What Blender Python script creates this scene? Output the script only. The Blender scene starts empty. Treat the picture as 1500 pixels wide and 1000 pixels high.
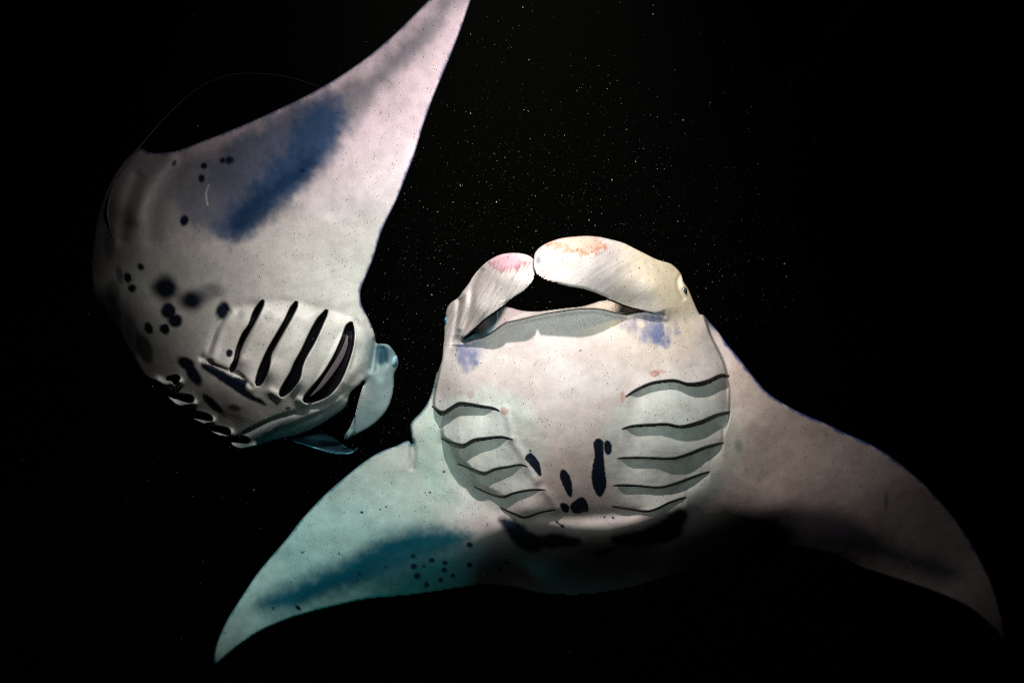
import bpy, math, random
import numpy as np
from mathutils import Vector

random.seed(7)
rng = np.random.default_rng(11)
S = bpy.context.scene
COL = S.collection

# ------------------------------------------------------------------ camera, water light, exposure
cam_d = bpy.data.cameras.new("camera")
cam_d.lens = 24.0
cam_d.sensor_width = 36.0
cam_d.clip_start = 0.02
cam_d.clip_end = 200.0
cam = bpy.data.objects.new("camera", cam_d)
cam.rotation_euler = (math.radians(90), 0, 0)
COL.objects.link(cam)
S.camera = cam

W = bpy.data.worlds.new("World")
S.world = W
W.use_nodes = True
W.node_tree.nodes["Background"].inputs[0].default_value = (0.02, 0.06, 0.09, 1)
W.node_tree.nodes["Background"].inputs[1].default_value = 0.03
S.view_settings.view_transform = 'Standard'
S.view_settings.look = 'None'
S.view_settings.exposure = 0.0
S.view_settings.gamma = 1.0
S.view_settings.use_curve_mapping = False
S.cycles.max_bounces = 4
S.cycles.diffuse_bounces = 2
S.cycles.use_denoising = False
S.cycles.filter_width = 1.1


def lamp(name, loc, target, power, color, radius, cone, blend):
    d = bpy.data.lights.new(name, 'SPOT')
    d.energy = power
    d.color = color
    d.shadow_soft_size = radius
    d.spot_size = math.radians(cone)
    d.spot_blend = blend
    o = bpy.data.objects.new(name, d)
    o.location = loc
    o.rotation_euler = (Vector(target) - Vector(loc)).to_track_quat('-Z', 'Y').to_euler()
    COL.objects.link(o)
    return o


# the divers' lamps: one bright white overhead, one teal down left, one warm to the right of the head
lamp("dive_lamp", (-0.03, 1.02, 1.30), (-0.20, 2.6, 0.14), 220, (1.0, 0.90, 0.86), 0.026, 94, 1.0)
lamp("dive_lamp", (0.0, 0.15, 0.38), (0.08, 2.5, 0.175), 146, (0.86, 1.0, 0.95), 0.02, 50, 1.0)
lamp("dive_lamp", (-1.05, 1.15, -0.35), (-0.72, 2.75, -0.97), 50, (0.11, 0.78, 0.82), 0.10, 47, 1.0)
lamp("dive_lamp", (0.95, 1.55, 1.0), (0.52, 2.5, 0.22), 42, (1.0, 0.84, 0.28), 0.03, 26, 1.0)

# ------------------------------------------------------------------ numeric helpers


def sm(x):
    x = np.clip(x, 0, 1)
    return x * x * (3 - 2 * x)


def lattice(ix, iy, seed):
    h = (ix.astype(np.int64) * 374761393 + iy.astype(np.int64) * 668265263 + seed * 974634777) & 0xffffffff
    h = ((h ^ (h >> 13)) * 1274126177) & 0xffffffff
    h = h ^ (h >> 16)
    return (h & 0xffff) / 65535.0


def vnoise(x, y, seed=0):
    ix = np.floor(x); iy = np.floor(y)
    fx = sm(x - ix); fy = sm(y - iy)
    a = lattice(ix, iy, seed); b = lattice(ix + 1, iy, seed)
    c = lattice(ix, iy + 1, seed); d = lattice(ix + 1, iy + 1, seed)
    return (a * (1 - fx) + b * fx) * (1 - fy) + (c * (1 - fx) + d * fx) * fy


def fbm(x, y, seed=0, octv=4):
    r = 0; a = 0.5; n = 0
    for k in range(octv):
        r = r + a * vnoise(x, y, seed + k * 17); n += a
        x = x * 2.03; y = y * 2.03; a *= 0.5
    return r / n - 0.5


def tps(pts):
    P = np.array(pts, float)
    x = P[:, 0] / 100; y = P[:, 1] / 100; z = P[:, 2]
    n = len(x)
    r2 = (x[:, None] - x[None]) ** 2 + (y[:, None] - y[None]) ** 2
    K = 0.5 * r2 * np.log(r2 + 1e-12) + np.eye(n) * 0.002
    Q = np.c_[np.ones(n), x, y]
    A = np.block([[K, Q], [Q.T, np.zeros((3, 3))]])
    w = np.linalg.solve(A, np.r_[z, 0, 0, 0])

    def f(X, Y):
        sh = X.shape
        X = X.ravel() / 100; Y = Y.ravel() / 100
        out = w[n] + w[n + 1] * X + w[n + 2] * Y
        for k in range(n):
            r2 = (X - x[k]) ** 2 + (Y - y[k]) ** 2
            out = out + w[k] * 0.5 * r2 * np.log(r2 + 1e-12)
        return out.reshape(sh)
    return f


def spline(pts, closed=True, n=4):
    P = np.array(pts, float)
    m = len(P); out = []
    rngk = range(m) if closed else range(m - 1)
    for i in rngk:
        if closed:
            p0, p1, p2, p3 = P[(i - 1) % m], P[i], P[(i + 1) % m], P[(i + 2) % m]
        else:
            p0, p1, p2, p3 = P[max(i - 1, 0)], P[i], P[i + 1], P[min(i + 2, m - 1)]
        l = np.linalg.norm(p2 - p1) + 1e-9
        t1 = (p2 - p0) / (np.linalg.norm(p2 - p0) + 1e-9) * l
        t2 = (p3 - p1) / (np.linalg.norm(p3 - p1) + 1e-9) * l
        for k in range(n):
            t = k / n
            out.append((2 * t**3 - 3 * t**2 + 1) * p1 + (t**3 - 2 * t**2 + t) * t1 + (-2 * t**3 + 3 * t**2) * p2 + (t**3 - t**2) * t2)
    if not closed:
        out.append(P[-1])
    return np.array(out)


def segdist(P, X, Y, closed=True, near=False):
    """distance from every grid point to a polyline, and the nearest point on it"""
    sh = X.shape
    x = X.ravel(); y = Y.ravel()
    best = np.full(x.shape, 1e18)
    nx = np.zeros_like(x); ny = np.zeros_like(y)
    m = len(P)
    for i in range(m if closed else m - 1):
        a = P[i]; b = P[(i + 1) % m]
        dx, dy = b - a
        L = dx * dx + dy * dy + 1e-12
        t = np.clip(((x - a[0]) * dx + (y - a[1]) * dy) / L, 0, 1)
        qx = a[0] + t * dx; qy = a[1] + t * dy
        d = (x - qx) ** 2 + (y - qy) ** 2
        if near:
            k = d < best
            best = np.where(k, d, best); nx = np.where(k, qx, nx); ny = np.where(k, qy, ny)
        else:
            best = np.minimum(best, d)
    best = np.sqrt(best).reshape(sh)
    return (best, nx.reshape(sh), ny.reshape(sh)) if near else best


def inside(P, X, Y):
    c = np.zeros(X.shape, bool)
    m = len(P)
    for i in range(m):
        x1, y1 = P[i]; x2, y2 = P[(i + 1) % m]
        if y1 == y2:
            continue
        k = (y1 > Y) != (y2 > Y)
        c ^= k & (X < (x2 - x1) * (Y - y1) / (y2 - y1) + x1)
    return c


def sdf(P, X, Y, pad=60):
    """positive inside; only computed near the polygon"""
    P = np.asarray(P, float)
    out = np.full(X.shape, -float(pad))
    box = (X > P[:, 0].min() - pad) & (X < P[:, 0].max() + pad) & (Y > P[:, 1].min() - pad) & (Y < P[:, 1].max() + pad)
    x = X[box]; y = Y[box]
    if len(x):
        d = segdist(P, x, y)
        out[box] = np.where(inside(P, x, y), d, -d)
    return out


def axis(a, b, dense, fine, coarse):
    out = [a]
    while out[-1] < b:
        x = out[-1]
        dist = min([0 if (p <= x <= q) else min(abs(x - p), abs(x - q)) for p, q in dense])
        out.append(x + min(coarse, fine + dist * 0.05))
    return np.array(out)


# ------------------------------------------------------------------ materials
def skin_material(name, speck=1.0, rough=0.44, bump=0.22):
    m = bpy.data.materials.new(name)
    m.use_nodes = True
    nt = m.node_tree; N = nt.nodes; L = nt.links
    bs = N["Principled BSDF"]
    at = N.new("ShaderNodeAttribute"); at.attribute_name = "pigment"
    co = N.new("ShaderNodeTexCoord")
    mp = N.new("ShaderNodeMapping"); mp.inputs['Scale'].default_value = (1.0, 0.5, 0.62)
    L.new(co.outputs['Object'], mp.inputs[0])

    def noise(scale, det, src):
        n = N.new("ShaderNodeTexNoise"); n.inputs['Scale'].default_value = scale; n.inputs['Detail'].default_value = det
        L.new(src, n.inputs['Vector']); return n

    def ramp(src, a, b, ca, cb):
        r = N.new("ShaderNodeMapRange"); r.inputs[1].default_value = a; r.inputs[2].default_value = b
        r.inputs[3].default_value = ca; r.inputs[4].default_value = cb
        L.new(src, r.inputs[0]); return r.outputs[0]

    def mul(a, b):
        x = N.new("ShaderNodeMath"); x.operation = 'MULTIPLY'
        L.new(a, x.inputs[0]); L.new(b, x.inputs[1]); return x.outputs[0]
    grain = noise(420, 2, co.outputs['Object'])
    g = ramp(grain.outputs[0], 0.3, 0.7, 0.83, 1.17)
    mott = noise(26, 5, co.outputs['Object'])
    g2 = ramp(mott.outputs[0], 0.3, 0.7, 0.90, 1.08)
    # fine dark flecks, sparser where the mottling is pale
    vo = N.new("ShaderNodeTexVoronoi"); vo.inputs['Scale'].default_value = 112
    L.new(mp.outputs[0], vo.inputs['Vector'])
    sz = ramp(vo.outputs['Color'], 0.30, 0.80, -0.02, 0.165)
    lt = N.new("ShaderNodeMath"); lt.operation = 'SUBTRACT'
    L.new(vo.outputs['Distance'], lt.inputs[0]); L.new(sz, lt.inputs[1])
    fl = ramp(lt.outputs[0], 0.0, 0.06, 1.0 - 0.7 * speck, 1.0)
    vb = N.new("ShaderNodeTexVoronoi"); vb.inputs['Scale'].default_value = 26
    L.new(mp.outputs[0], vb.inputs['Vector'])
    szb = ramp(vb.outputs['Color'], 0.60, 0.85, -0.03, 0.075)
    ltb = N.new("ShaderNodeMath"); ltb.operation = 'SUBTRACT'
    L.new(vb.outputs['Distance'], ltb.inputs[0]); L.new(szb, ltb.inputs[1])
    flb = ramp(ltb.outputs[0], 0.0, 0.05, 1.0 - 0.5 * speck, 1.0)
    tot = mul(mul(g, g2), mul(fl, flb))
    vm = N.new("ShaderNodeVectorMath"); vm.operation = 'SCALE'
    L.new(at.outputs['Color'], vm.inputs[0]); L.new(tot, vm.inputs['Scale'])
    L.new(vm.outputs[0], bs.inputs['Base Color'])
    bs.inputs['Roughness'].default_value = rough
    bs.inputs['Specular IOR Level'].default_value = 0.16
    b1 = noise(110, 6, co.outputs['Object'])
    ad = N.new("ShaderNodeMath"); ad.operation = 'ADD'
    sc = N.new("ShaderNodeMath"); sc.operation = 'MULTIPLY'; sc.inputs[1].default_value = 0.25
    L.new(grain.outputs[0], sc.inputs[0]); L.new(b1.outputs[0], ad.inputs[0]); L.new(sc.outputs[0], ad.inputs[1])
    bu = N.new("ShaderNodeBump"); bu.inputs['Strength'].default_value = bump; bu.inputs['Distance'].default_value = 0.0018
    L.new(ad.outputs[0], bu.inputs['Height']); L.new(bu.outputs[0], bs.inputs['Normal'])
    return m


def plain(name, col, rough=0.44, spec=0.3, noise_amt=0.2, scale=40):
    m = bpy.data.materials.new(name); m.use_nodes = True
    nt = m.node_tree; N = nt.nodes; L = nt.links
    bs = N["Principled BSDF"]
    n = N.new("ShaderNodeTexNoise"); n.inputs['Scale'].default_value = scale; n.inputs['Detail'].default_value = 4
    r = N.new("ShaderNodeValToRGB")
    r.color_ramp.elements[0].position = 0.3; r.color_ramp.elements[1].position = 0.7
    r.color_ramp.elements[0].color = tuple(c * (1 - noise_amt) for c in col) + (1,)
    r.color_ramp.elements[1].color = tuple(min(1, c * (1 + noise_amt)) for c in col) + (1,)
    co = N.new("ShaderNodeTexCoord"); L.new(co.outputs['Object'], n.inputs['Vector'])
    L.new(n.outputs[0], r.inputs[0]); L.new(r.outputs[0], bs.inputs['Base Color'])
    bs.inputs['Roughness'].default_value = rough
    bs.inputs['Specular IOR Level'].default_value = spec
    return m


SKIN = skin_material("manta_skin")
SLIT = plain("gill_slit_lining", (0.004, 0.005, 0.008), 0.6, 0.1)
DORSAL = np.array([0.018, 0.022, 0.03])


# ------------------------------------------------------------------ point in the water at picture place (px, py), D metres ahead
def world(px, py, D):
    return np.stack([(px - 750) / 1000 * D, D + 0 * px, (500 - py) / 1000 * D], -1)


def empty(name, loc, label, cat, group):
    o = bpy.data.objects.new(name, None)
    o.location = loc
    o.empty_display_size = 0.2
    o['label'] = label; o['category'] = cat
    if group: o['group'] = group
    COL.objects.link(o)
    return o


def mesh_object(name, verts, faces, mat, parent=None, colors=None, normals=None, mat_index=None, extra_mats=()):
    me = bpy.data.meshes.new(name)
    verts = np.asarray(verts, np.float32); faces = np.asarray(faces, np.int32)
    nf, k = faces.shape
    me.vertices.add(len(verts)); me.vertices.foreach_set("co", verts.ravel())
    me.loops.add(nf * k); me.loops.foreach_set("vertex_index", faces.ravel())
    me.polygons.add(nf)
    me.polygons.foreach_set("loop_start", np.arange(nf, dtype=np.int32) * k)
    me.polygons.foreach_set("use_smooth", np.ones(nf, bool))
    me.materials.append(mat)
    for e in extra_mats: me.materials.append(e)
    me.update(calc_edges=True)
    if colors is not None:
        a = me.color_attributes.new("pigment", 'FLOAT_COLOR', 'POINT')
        c = np.ones((len(verts), 4), np.float32); c[:, :3] = colors
        a.data.foreach_set("color", c.ravel())
    if mat_index is not None:
        me.polygons.foreach_set("material_index", np.asarray(mat_index, np.int32))
    if normals is not None:
        me.normals_split_custom_set_from_vertices(normals.astype(np.float32))
    o = bpy.data.objects.new(name, me)
    COL.objects.link(o)
    if parent is not None: o.parent = parent
    return o


def build_sheet(root, xs, ys, outer, hole, depth, thick, paint, regions=(), tear=None):
    """A closed body: belly surface, dorsal surface, rounded rim. regions = [(name, mask(X,Y,sd), material, also_dorsal)]"""
    X, Y = np.meshgrid(xs, ys)
    hx = np.gradient(xs)[None, :]; hy = np.gradient(ys)[:, None]
    h = np.maximum(hx, hy) + 0 * X
    d, nx, ny = segdist(outer, X, Y, near=True)
    sd = np.where(inside(outer, X, Y), d, -d)
    for hp in (hole or []):
        d2, nx2, ny2 = segdist(hp, X, Y, near=True)
        s2 = np.where(inside(hp, X, Y), -d2, d2)
        k = s2 < sd
        sd = np.where(k, s2, sd); nx = np.where(k, nx2, nx); ny = np.where(k, ny2, ny)
    ok = sd > -0.72 * h
    cell = ok[:-1, :-1] & ok[1:, :-1] & ok[:-1, 1:] & ok[1:, 1:]
    cell &= (sd[:-1, :-1] + sd[1:, :-1] + sd[:-1, 1:] + sd[1:, 1:]) > 0
    cnt = np.zeros(X.shape, int)
    cnt[:-1, :-1] += cell; cnt[1:, :-1] += cell; cnt[:-1, 1:] += cell; cnt[1:, 1:] += cell
    used = cnt > 0
    bound = used & (cnt < 4)
    snap = bound & (np.abs(sd) < 2.2 * h)
    X = np.where(snap, nx, X); Y = np.where(snap, ny, Y)
    sdc = np.where(snap, 0.0, np.maximum(sd, 0))
    D = depth(X, Y, sdc)
    T = np.where(bound, 0, thick(X, Y, sdc))
    C = paint(X, Y, sdc)
    base = np.array(root.location)
    F = world(X, Y, D) - base
    B = world(X, Y, D + T) - base
    idx = np.full(X.shape, -1); n = used.sum(); idx[used] = np.arange(n)
    inner = used & ~bound
    bidx = idx.copy(); bidx[inner] = n + np.arange(inner.sum())
    V = np.r_[F[used], B[inner]]
    cv = np.r_[C[used], np.broadcast_to(DORSAL, (inner.sum(), 3)) * (1 + 0.3 * rng.standard_normal((inner.sum(), 1)).clip(-2, 2))]
    if tear is not None:
        q4 = np.stack([D[:-1, :-1], D[1:, :-1], D[1:, 1:], D[:-1, 1:]])
        cell = cell & ~((q4.max(0) - q4.min(0) > 0.06) & tear(X[:-1, :-1], Y[:-1, :-1]))
    ci, cj = np.nonzero(cell)
    q = np.c_[idx[ci, cj], idx[ci + 1, cj], idx[ci + 1, cj + 1], idx[ci, cj + 1]]
    qb = np.c_[bidx[ci, cj], bidx[ci, cj + 1], bidx[ci + 1, cj + 1], bidx[ci + 1, cj]]
    allq = np.r_[q, qb]
    # smooth normals over the whole animal, so that its parts join without a seam
    p = V[allq]
    fn = np.cross(p[:, 2] - p[:, 0], p[:, 3] - p[:, 1])
    fn /= np.linalg.norm(fn, axis=1, keepdims=True) + 1e-15
    vn = np.zeros_like(V)
    for k in range(4): np.add.at(vn, allq[:, k], fn)
    vn /= np.linalg.norm(vn, axis=1, keepdims=True) + 1e-12
    cx = (X[ci, cj] + X[ci + 1, cj + 1]) / 2; cy = (Y[ci, cj] + Y[ci + 1, cj + 1]) / 2
    lab = np.zeros(len(cx), int)
    both = [True]
    for r, (nm, fnc, mat, dors) in enumerate(regions):
        k = fnc(cx, cy) & (lab == 0)
        lab[k] = r + 1; both.append(dors)
    out = []
    names = [("body", None, SKIN, True)] + list(regions)
    for r, (nm, fnc, mat, dors) in enumerate(names):
        if r == 0:
            lb = np.where(np.array(both)[lab], lab, 0)
            fq = np.r_[q[lab == 0], qb[lb == 0]]
        else:
            fq = np.r_[q[lab == r], qb[lab == r]] if dors else q[lab == r]
        if len(fq) == 0: continue
        u, inv = np.unique(fq.ravel(), return_inverse=True)
        out.append(mesh_object(nm, V[u], inv.reshape(-1, 4), mat, root, cv[u], vn[u]))
    return out


def blot(C, X, Y, poly, col, feather=2.0, wob=1.5, wscale=6, amt=1.0, seed=3, sp=True):
    P = spline(poly, True, 3) if sp else np.array(poly, float)
    s = sdf(P, X, Y, pad=feather * 2 + wob * 3 + 4)
    s = s + wob * 2 * fbm(X / wscale, Y / wscale, seed, 4)
    w = (sm(0.5 + s / (2 * feather)) * amt)[..., None]
    return C * (1 - w) + np.array(col) * w


def spot(C, X, Y, cx, cy, rx, ry, col, rot=0, soft=0.35, wob=0.25, amt=1.0):
    a = math.radians(rot); c, s = math.cos(a), math.sin(a)
    u = (X - cx) * c + (Y - cy) * s; v = -(X - cx) * s + (Y - cy) * c
    r = np.sqrt((u / rx) ** 2 + (v / ry) ** 2) + wob * 2 * fbm(X / max(3, rx), Y / max(3, ry), int(cx), 3)
    w = (sm((1 + soft - r) / (2 * soft)) * amt)[..., None]
    return C * (1 - w) + np.array(col) * w


def Z(pts, ox, oy, k):
    return [(ox + k * a, oy + k * b) for a, b in pts]


INK = (0.006, 0.011, 0.022)
# =================================================================== the front manta ray
R2_OUT = [(782, 379), (782, 374), (786, 367), (794, 360), (806, 354), (822, 349), (842, 346.5), (860, 345.6), (878, 347), (896, 351), (914, 356),
          (928, 363), (942, 370), (960, 379), (972, 383), (982, 386), (992, 394), (998, 402), (1000, 409), (1002, 414), (1007, 421), (1012, 432),
          (1018, 446), (1025, 460), (1030, 461), (1042, 474), (1054, 488), (1066, 505), (1080, 521), (1094, 539), (1110, 559), (1126, 576), (1152, 593), (1181, 608),
          (1208, 619), (1236, 633), (1260, 643), (1282, 654), (1306, 669), (1328, 686), (1352, 707), (1374, 730), (1394, 753), (1411, 776), (1426, 799),
          (1438, 822), (1449, 843), (1457, 863), (1465, 888), (1470, 912), (1471, 940), (1462, 928), (1448, 914), (1420, 892), (1388, 876), (1351, 862), (1300, 846),
          (1254, 832), (1231, 820), (1190, 808), (1140, 806), (1090, 812), (1040, 826), (1000, 838), (950, 854), (900, 866), (850, 872), (800, 870), (755, 861), (716, 857), (684, 860),
          (644, 866), (596, 873), (540, 878), (492, 888), (452, 898), (420, 908), (380, 926), (348, 948), (324, 968), (315, 974), (313, 962), (318, 940),
          (332, 908), (352, 876), (376, 840), (396, 816), (420, 788), (440, 762), (460, 740), (480, 720), (508, 696), (536, 674), (560, 660), (580, 653),
          (598, 645), (603, 651), (604.5, 648), (602, 636), (600, 624), (606, 614), (616, 604), (626, 590), (633, 572), (638, 552), (643, 540), (647, 528), (649, 510), (651, 490), (651, 478),
          (653, 468), (653, 458), (656, 449), (662, 442), (671, 436), (678, 426), (686, 416), (692, 406), (700, 396), (710, 386), (720, 379), (730, 374),
          (742, 371), (758, 370.5), (770, 372.6), (778, 376)]
R2_HOLE = [(785, 404), (782, 412), (777, 419), (768, 427), (758, 433), (748, 440), (740, 447), (750, 451), (766, 455), (786, 456), (806, 454), (830, 451),
           (850, 449), (866, 445), (878, 441), (890, 438), (882, 433), (870, 428), (854, 423), (836, 420), (818, 416), (800, 412), (790, 407)]
R2_HEAD = [(1025, 440), (1042, 488), (1054, 512), (1062, 530), (1067, 549), (1070, 569), (1070.5, 603), (1068, 619), (1059, 647), (1053, 666), (1040, 683), (1029, 702),
           (1006, 728), (985, 750), (940, 768), (880, 780), (820, 782), (775, 772), (745, 752), (733, 742), (724, 728), (697, 712), (688, 690), (670, 674), (660, 652), (647, 641), (643, 610), (633.5, 595),
           (636, 571), (642, 540), (646, 515), (640, 440), (700, 330), (960, 330)]
FIN_R = [(783, 340), (782, 376), (781.2, 383), (781.6, 392), (785, 403), (800, 412), (870, 430), (890, 438), (900, 442), (912, 447), (925, 451), (940, 454.5), (955, 458), (970, 463),
         (985, 470), (1005, 474), (1035, 466), (1060, 400), (990, 330), (860, 320)]
FIN_L = [(784, 340), (784, 400), (782, 412), (768, 427), (748, 440), (740, 447), (730, 454), (720, 461), (710, 468), (700, 477), (688, 488), (678, 496), (671, 502),
         (660, 512), (640, 512), (620, 420), (700, 330)]
LIP = [(660, 504), (672, 501.5), (682, 501), (696, 497), (706, 495), (716, 490), (726, 483), (734, 477), (742, 472), (758, 469), (778, 464), (802, 459), (830, 454.5), (850, 452), (870, 452),
       (886, 454), (900, 458), (918, 461), (932, 458), (946, 456.5), (960, 459.5), (975, 464)]
MOUTH = LIP + [(975, 430), (780, 380), (700, 430), (660, 490)]


def r4(p): return Z(p, 850, 520, .26)
def r3(p): return Z(p, 590, 540, .24)


SLITS = [
    (r4([(258, 234), (320, 195), (390, 163), (470, 147), (540, 145), (600, 162), (660, 160), (720, 145), (790, 115), (838, 118)]), 2.3, .050),
    (r4([(236, 417), (300, 400), (400, 393), (490, 390), (560, 403), (620, 392), (690, 370), (760, 340), (845, 320)]), 1.8, .045),
    (r4([(210, 583), (300, 578), (400, 580), (520, 582), (600, 560), (700, 520), (806, 494)]), 1.4, .034),
    (r4([(188, 735), (300, 735), (450, 745), (540, 722), (640, 685), (728, 656)]), 1.4, .028),
    (r4([(178, 852), (280, 868), (380, 880), (440, 862), (500, 832), (595, 800)]), 1.4, .020),
    (r3([(180, 230), (240, 265), (290, 240), (340, 212), (400, 215), (480, 230), (550, 242), (590, 258)]), 2.2, .050),
    (r3([(238, 424), (300, 450), (370, 465), (430, 435), (520, 423), (600, 418), (668, 432)]), 1.9, .045),
    (r3([(335, 580), (420, 610), (500, 635), (560, 612), (650, 597), (720, 587), (762, 600)]), 1.4, .036),
    (r3([(440, 720), (520, 758), (610, 780), (680, 758), (780, 740), (865, 740)]), 1.4, .030),
    (r3([(598, 848), (680, 885), (745, 907), (830, 880), (935, 859)]), 1.4, .020),
]
SLITC = [(spline(p, False, 5), w, a, k < 5) for k, (p, w, a) in enumerate(SLITS)]

BOT = [(820, 792, 2.70), (820, 812, 2.90), (820, 835, 3.25), (820, 866, 3.8), (770, 800, 2.80), (890, 800, 2.80), (950, 790, 2.83), (760, 848, 3.45), (940, 838, 3.55), (870, 856, 3.7)]
f_wing = tps(BOT + [(820, 700, 2.52), (1000, 780, 2.84), (1000, 820, 3.1), (1060, 740, 2.76), (1060, 800, 3.0), (1120, 700, 2.755), (1130, 750, 2.81), (1130, 800, 2.99), (1160, 640, 2.735),
                    (1200, 700, 2.775), (1200, 765, 2.855), (1200, 806, 2.96), (1250, 650, 2.78), (1280, 720, 2.82), (1270, 825, 3.03), (1350, 740, 2.87), (1350, 850, 3.07),
                    (1420, 820, 2.97), (1410, 885, 3.06), (1468, 935, 3.1), (1040, 480, 2.68), (1085, 560, 2.665), (1100, 620, 2.67), (1070, 680, 2.69), (1020, 730, 2.70), (980, 560, 2.64),
                    (630, 580, 2.72), (612, 630, 2.70), (640, 680, 2.715), (690, 740, 2.70), (580, 680, 2.735), (560, 760, 2.73), (640, 760, 2.71), (620, 830, 2.81), (655, 862, 2.95), (720, 790, 2.68), (700, 820, 2.80),
                    (700, 853, 2.98), (540, 875, 2.87), (480, 740, 2.77), (480, 820, 2.76), (470, 890, 2.84), (400, 820, 2.80), (390, 915, 2.83), (320, 965, 2.84), (700, 560, 2.68)])
f_head = tps([(820, 560, 2.42), (820, 620, 2.43), (820, 680, 2.47), (820, 730, 2.525), (820, 757, 2.57), (820, 775, 2.618), (820, 792, 2.695), (760, 776, 2.685), (900, 776, 2.665), (940, 765, 2.63), (720, 760, 2.68), (800, 500, 2.445), (800, 462, 2.46), (860, 455, 2.46), (740, 478, 2.49),
              (700, 500, 2.53), (920, 465, 2.475), (970, 480, 2.495), (700, 560, 2.50), (660, 560, 2.58), (645, 560, 2.63), (680, 640, 2.555), (652, 620, 2.63), (730, 700, 2.56),
              (694, 690, 2.61), (765, 755, 2.56), (740, 740, 2.60), (920, 560, 2.44), (1000, 560, 2.49), (1050, 560, 2.57), (1066, 570, 2.63), (1000, 640, 2.515), (1056, 630, 2.63),
              (1000, 720, 2.655), (940, 720, 2.56), (960, 760, 2.60), (1030, 500, 2.565), (1010, 450, 2.56), (660, 500, 2.59), (650, 480, 2.63), (1050, 510, 2.60), (640, 600, 2.66)])
f_finr = tps([(785, 390, 2.23), (800, 360, 2.26), (800, 405, 2.24), (860, 350, 2.28), (860, 390, 2.25), (870, 425, 2.29), (920, 365, 2.37), (920, 410, 2.36), (925, 448, 2.43), (960, 385, 2.45),
              (960, 420, 2.405), (990, 398, 2.54), (975, 462, 2.47), (1000, 430, 2.535), (1010, 450, 2.56), (1030, 500, 2.565), (970, 480, 2.495), (1000, 560, 2.49), (1000, 480, 2.53)])
f_finl = tps([(780, 390, 2.26), (745, 375, 2.29), (770, 420, 2.26), (710, 390, 2.38), (740, 410, 2.29), (745, 438, 2.31), (690, 420, 2.46), (700, 450, 2.40), (700, 475, 2.43), (675, 445, 2.53), (676, 495, 2.52),
              (662, 445, 2.57), (655, 470, 2.61), (660, 500, 2.585), (650, 520, 2.63), (700, 560, 2.50), (645, 560, 2.63)])


def crease(X, Y, poly, amp, w):
    P = spline(poly, False, 4)
    k = (X > P[:, 0].min() - 4 * w) & (X < P[:, 0].max() + 4 * w) & (Y > P[:, 1].min() - 4 * w) & (Y < P[:, 1].max() + 4 * w)
    out = np.zeros(X.shape)
    d = segdist(P, X[k], Y[k], closed=False)
    out[k] = amp * np.exp(-(d / w) ** 2)
    return out


def slit_terms(X, Y):
    """returns (extra depth, darkness) of the gill slits: each flap's free lower edge stands proud of the next flap"""
    dep = np.zeros(X.shape); dark = np.zeros(X.shape)
    for P, w, a, right in SLITC:
        x0, x1 = P[0, 0], P[-1, 0]
        ys = np.interp(X, P[:, 0], P[:, 1])
        dy = Y - ys
        if right:
            u0, u1 = (X - x0 + 2) / 26.0, (x1 + 3 - X) / 7.0
        else:
            u0, u1 = (X - x0 + 3) / 7.0, (x1 + 2 - X) / 28.0
        uu = np.clip((X - x0) / (x1 - x0), 0, 1)
        prof = (0.85 + 0.75 * np.exp(-((uu - .78) / .2) ** 2)) if right else (0.7 + 1.1 * sm(1.15 - uu * 1.25))
        m = sm(u0) * sm(u1) * prof
        core = np.abs(dy) < 90
        low = np.where(dy > 0, np.exp(-np.clip(dy / 27.0, 0, 9) ** 1.8), 0) * sm((dy + .8) / 1.4)
        up = np.where(dy <= 0, np.exp(-np.clip(-dy / 26.0, 0, 9) ** 1.2), np.exp(-(dy / 2.0) ** 2))
        dep += np.where(core, 1.18 * m * a * (0.75 * low - 0.25 * up), 0)
        ends = sm((X - x0 + 1) / 9.0) * sm((x1 + 1 - X) / 9.0)
        ww = w * 1.7 * (0.7 + 0.3 * ends)
        g = sm((ww * 0.5 + 0.7 - np.abs(dy)) / 1.1) * (X > x0 - .5) * (X < x1 + .5)
        dark = np.maximum(dark, g)
        dep += g * 0.005 * ends
    return dep, dark


def r2_weights(X, Y):
    sh = sdf(spline(R2_HEAD, True, 3), X, Y, pad=130)
    wb = 4 + 60 * sm((Y - 690) / 60) * sm(1 - abs(X - 850) / 260) + 34 * sm((Y - 630) / 60) * sm((X - 960) / 50) + 26 * sm((Y - 610) / 60) * sm((760 - X) / 90) * 0.3
    wh = sm(0.5 + (sh - 2) / wb)
    sr = sdf(np.array(FIN_R), X, Y, pad=80)
    wr = sm(0.5 + sr / (1.6 + 42 * sm((X - 955) / 35)))
    sl = sdf(np.array(FIN_L), X, Y, pad=80)
    wl = sm(0.5 + sl / (1.6 + 34 * sm((682 - X) / 16) * sm((Y - 480) / 15)))
    return sh, wh, sr, wr, sl, wl


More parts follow.
